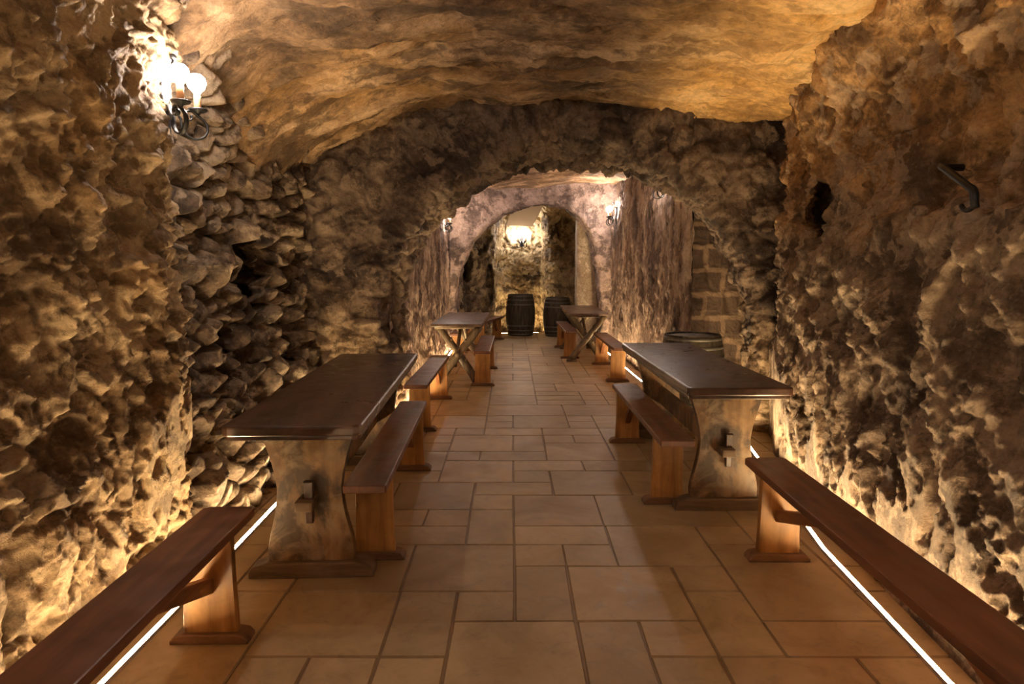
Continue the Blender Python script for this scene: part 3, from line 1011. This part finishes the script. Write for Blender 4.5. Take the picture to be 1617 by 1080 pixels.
def make_sconce(label, lit=(True, True), spread=0.085):
    t = thing('wall_sconce', label, 'wall lamp')
    bm = bmesh.new()
    add_prism(bm, [(-0.028, -0.12), (0.028, -0.12), (0.038, -0.04), (0.022, 0.0), (0.038, 0.05), (0.028, 0.13), (0.0, 0.165), (-0.028, 0.13), (-0.038, 0.05), (-0.022, 0.0), (-0.038, -0.04)], 'X', -0.035, 0.008, 0.003, 1)
    obj('wall_plate', bm, M_IRON, t)
    bm = bmesh.new()
    add_tube(bm, [(0.0, 0, 0.15), (0.035, 0, 0.18), (0.05, 0, 0.22)], 0.006, 8)
    bmesh.ops.create_icosphere(bm, subdivisions=2, radius=0.016, matrix=Matrix.Translation((0.05, 0, 0.23)))
    obj('finial', bm, M_IRON, t, True)
    for s, on in ((-1, lit[0]), (1, lit[1])):
        ex, ey = 0.115, s * spread
        dvec = Vector((ex, ey, 0)).normalized()
        L_ = Vector((ex, ey, 0)).length
        # flat iron strap: out from the plate, round a big loop under the cup and curling in
        bm = bmesh.new()
        prof = [(0.0, 0.02), (L_ * 0.25, 0.0), (L_ * 0.45, -0.045)]
        prof += scroll_pts(0.066, 0.05, 0.62, L_ - 0.012, -0.075, PI * 1.0, 26)
        prof += scroll_pts(0.030, 0.008, 1.0, L_ - 0.04, -0.03, PI * 0.30, 20)
        add_tube(bm, [(dvec.x * r_, dvec.y * r_, z) for r_, z in prof], 0.0062, 8, flat=2.1)
        arm = obj('arm', bm, M_IRON, t, True)
        bm = bmesh.new()
        add_lathe(bm, [(0.006, -0.03), (0.012, -0.01), (0.040, 0.0), (0.046, 0.010), (0.040, 0.012), (0.014, 0.006)], 20, centre=(ex, ey))
        obj('drip_cup', bm, M_IRON, arm, True)
        bm = bmesh.new()
        add_lathe(bm, [(0.0165, 0.008), (0.0165, 0.075), (0.013, 0.082)], 16, centre=(ex, ey))
        obj('candle_tube', bm, M_CANDLE, arm, True)
        if on:
            bm = bmesh.new()
            add_lathe(bm, [(0.011, 0.078), (0.018, 0.090), (0.036, 0.108), (0.0445, 0.132), (0.040, 0.156), (0.024, 0.172), (0.004, 0.177)], 20, centre=(ex, ey))
            o_ = obj('bulb', bm, M_BULB, arm, True)
            o_['label'] = 'glowing round bulb'
    return t


def probe(name, origin, direction):
    # distance to the rock along a direction, to set wall fittings on the real surface
    bpy.context.view_layer.update()
    ok_, loc_, _n, _i = bpy.data.objects[name].ray_cast(Vector(origin), Vector(direction))
    return loc_ if ok_ else None


s1 = make_sconce('wrought iron two-bulb wall lamp glowing at the upper left corner of the rock')
q = probe('wall_left', (0, 3.30, 2.25), (-1, 0, 0))
s1.location = (q.x + 0.005, 3.30, 2.25)
q = probe('wall_left_inner', (0, 11.3, 2.20), (-1, 0, 0))
s2 = dup(s1, (q.x + 0.01, 11.3, 2.20), 0, 'lit iron wall lamp on the left wall beside the second arch')
q = probe('wall_right_inner', (0, 11.6, 2.33), (1, 0, 0))
s3 = dup(s1, (q.x - 0.01, 11.6, 2.33), PI, 'lit iron wall lamp on the right wall beside the second arch')
q = probe('wall_end', (0.22, 13.5, 2.12), (0, 1, 0))
s4 = dup(s1, (0.22, q.y - 0.01, 2.05), -PI / 2, 'lit iron wall lamp on the end wall above the middle barrel')
q = probe('wall_right_inner', (0, 7.95, 2.42), (1, 0, 0))
s5 = dup(s1, (q.x - 0.01, 7.95, 2.42), PI, 'iron wall lamp whose scroll just shows under the first arch on the right')
q = probe('wall_right', (0, 0.35, 2.30), (1, 0, 0))
s6 = dup(s1, (q.x - 0.01, 0.35, 2.30), PI, 'lit iron wall lamp on the right wall beside the camera')
q = probe('wall_left', (0, -0.9, 2.30), (-1, 0, 0))
s7 = dup(s1, (q.x + 0.01, -0.9, 2.30), 0, 'lit iron wall lamp on the left wall behind the camera')

# dark iron bracket high on the right rock wall
q = probe('wall_right', (0, 3.02, 1.93), (1, 0, 0))
t = thing('iron_bracket', 'dark bent iron bracket high on the right rock wall, unlit', 'bracket', (q.x - 0.10, 2.92, 1.93))
bm = bmesh.new()
add_tube(bm, [(0.09, 0.10, 0.0), (0.02, 0.10, 0.0), (-0.03, 0.06, 0.0), (-0.05, 0.0, -0.02), (-0.05, -0.12, -0.09), (-0.06, -0.20, -0.13), (-0.06, -0.22, -0.20)], 0.016, 10)
obj('bar', bm, M_IRON, t, True)
bm = bmesh.new()
add_tube(bm, [(x_ * 0 - 0.05, -0.16 + y_, -0.13 + z_) for x_, (y_, z_) in enumerate(scroll_pts(0.05, 0.045, 0.7, 0, -0.03, 1.4, 20))], 0.010, 8)
obj('scroll', bm, M_IRON, t, True)


# ------------------------------------------------------------------ floor strip lights
def make_strip(label, pts_, w=0.020):
    t = thing('strip_light', label, 'strip light', (pts_[0][0], pts_[0][1], 0))
    p = np.array(pts_, float) - np.array(pts_[0], float)
    T = np.gradient(p, axis=0); T /= np.linalg.norm(T, axis=1)[:, None]
    n_ = np.stack([-T[:, 1], T[:, 0]], -1)

    def ribbon(hw, za, zb):
        bm = bmesh.new()
        rows = []
        for q_, nn_ in zip(p, n_):
            rows.append([bm.verts.new((q_[0] + sx_ * nn_[0] * hw, q_[1] + sx_ * nn_[1] * hw, z)) for sx_, z in ((-1, za), (-1, zb), (1, zb), (1, za))])
        for i in range(len(rows) - 1):
            for k_ in range(4):
                bm.faces.new((rows[i][k_], rows[i][(k_ + 1) % 4], rows[i + 1][(k_ + 1) % 4], rows[i + 1][k_]))
        bm.faces.new(rows[0]); bm.faces.new(rows[-1][::-1])
        return bm
    obj('channel', ribbon(w / 2 + 0.006, 0.0, 0.004), M_ALU, t)
    for sd in (-1, 1):
        bm = bmesh.new()
        rows = []
        for q_, nn_ in zip(p, n_):
            a_, b2_ = sd * (w / 2 + 0.0005), sd * (w / 2 + 0.004)
            rows.append([bm.verts.new((q_[0] + h_ * nn_[0], q_[1] + h_ * nn_[1], z)) for h_, z in ((a_, 0.003), (a_, 0.0125), (b2_, 0.0125), (b2_, 0.003))])
        for i in range(len(rows) - 1):
            for k_ in range(4):
                bm.faces.new((rows[i][k_], rows[i][(k_ + 1) % 4], rows[i + 1][(k_ + 1) % 4], rows[i + 1][k_]))
        bm.faces.new(rows[0]); bm.faces.new(rows[-1][::-1])
        obj('channel_lip', bm, M_ALU, t)
    d_ = obj('diffuser', ribbon(w / 2, 0.0035, 0.007), M_LED, t)
    d_['label'] = 'glowing white diffuser'
    return t


make_strip('glowing floor strip light along the foot of the left rock wall in the foreground', [(-1.46, -2.8), (-1.47, 0), (-1.475, 2.3), (-1.475, 3.4), (-1.485, 4.1), (-1.47, 5.7)])
make_strip('glowing floor strip light along the foot of the right rock wall in the foreground', [(1.44, -2.8), (1.50, 0), (1.575, 2.27), (1.655, 3.42), (1.95, 5.29), (2.02, 5.75), (2.055, 6.15), (2.07, 6.98)])
make_strip('floor strip light hidden behind the benches at the foot of the inner left wall', [(-1.05, 5.95), (-1.05, 6.5), (-1.06, 9), (-1.06, 12.1)])
make_strip('floor strip light showing under the bench at the foot of the inner right wall', [(1.73, 7.2), (1.68, 9.0), (1.66, 10.7), (1.66, 12.1)])
make_strip('short floor strip light at the foot of the end wall behind the barrels', [(-0.30, 14.86), (-0.1, 14.99), (0.2, 15.05), (0.6, 15.06)])

# ------------------------------------------------------------------ pale sheet hanging under the alcove vault
P = np.zeros((24, 30, 3))
for i in range(24):
    for j in range(30):
        u, w_ = i / 23, j / 29
        # u across, w_ from bottom (near the lamp) up towards the vault and the viewer
        x = -0.15 + 0.58 * u + 0.29 * w_
        y = 14.60 - 0.40 * w_
        z = 2.355 + 0.58 * w_ - 0.03 * u + 0.02 * math.sin(w_ * 6 + u * 2) - 0.03 * (1 - abs(2 * u - 1)) * w_
        P[i, j] = (x, y, z)
sh = grid_mesh('hanging_sheet', P, M_SHEET, kind=None)
md = sh.modifiers.new('thick', 'SOLIDIFY'); md.thickness = 0.006
sh['label'] = 'pale creased sheet hung aslant under the vault, above the lamp on the end wall'
sh['category'] = 'sheet'
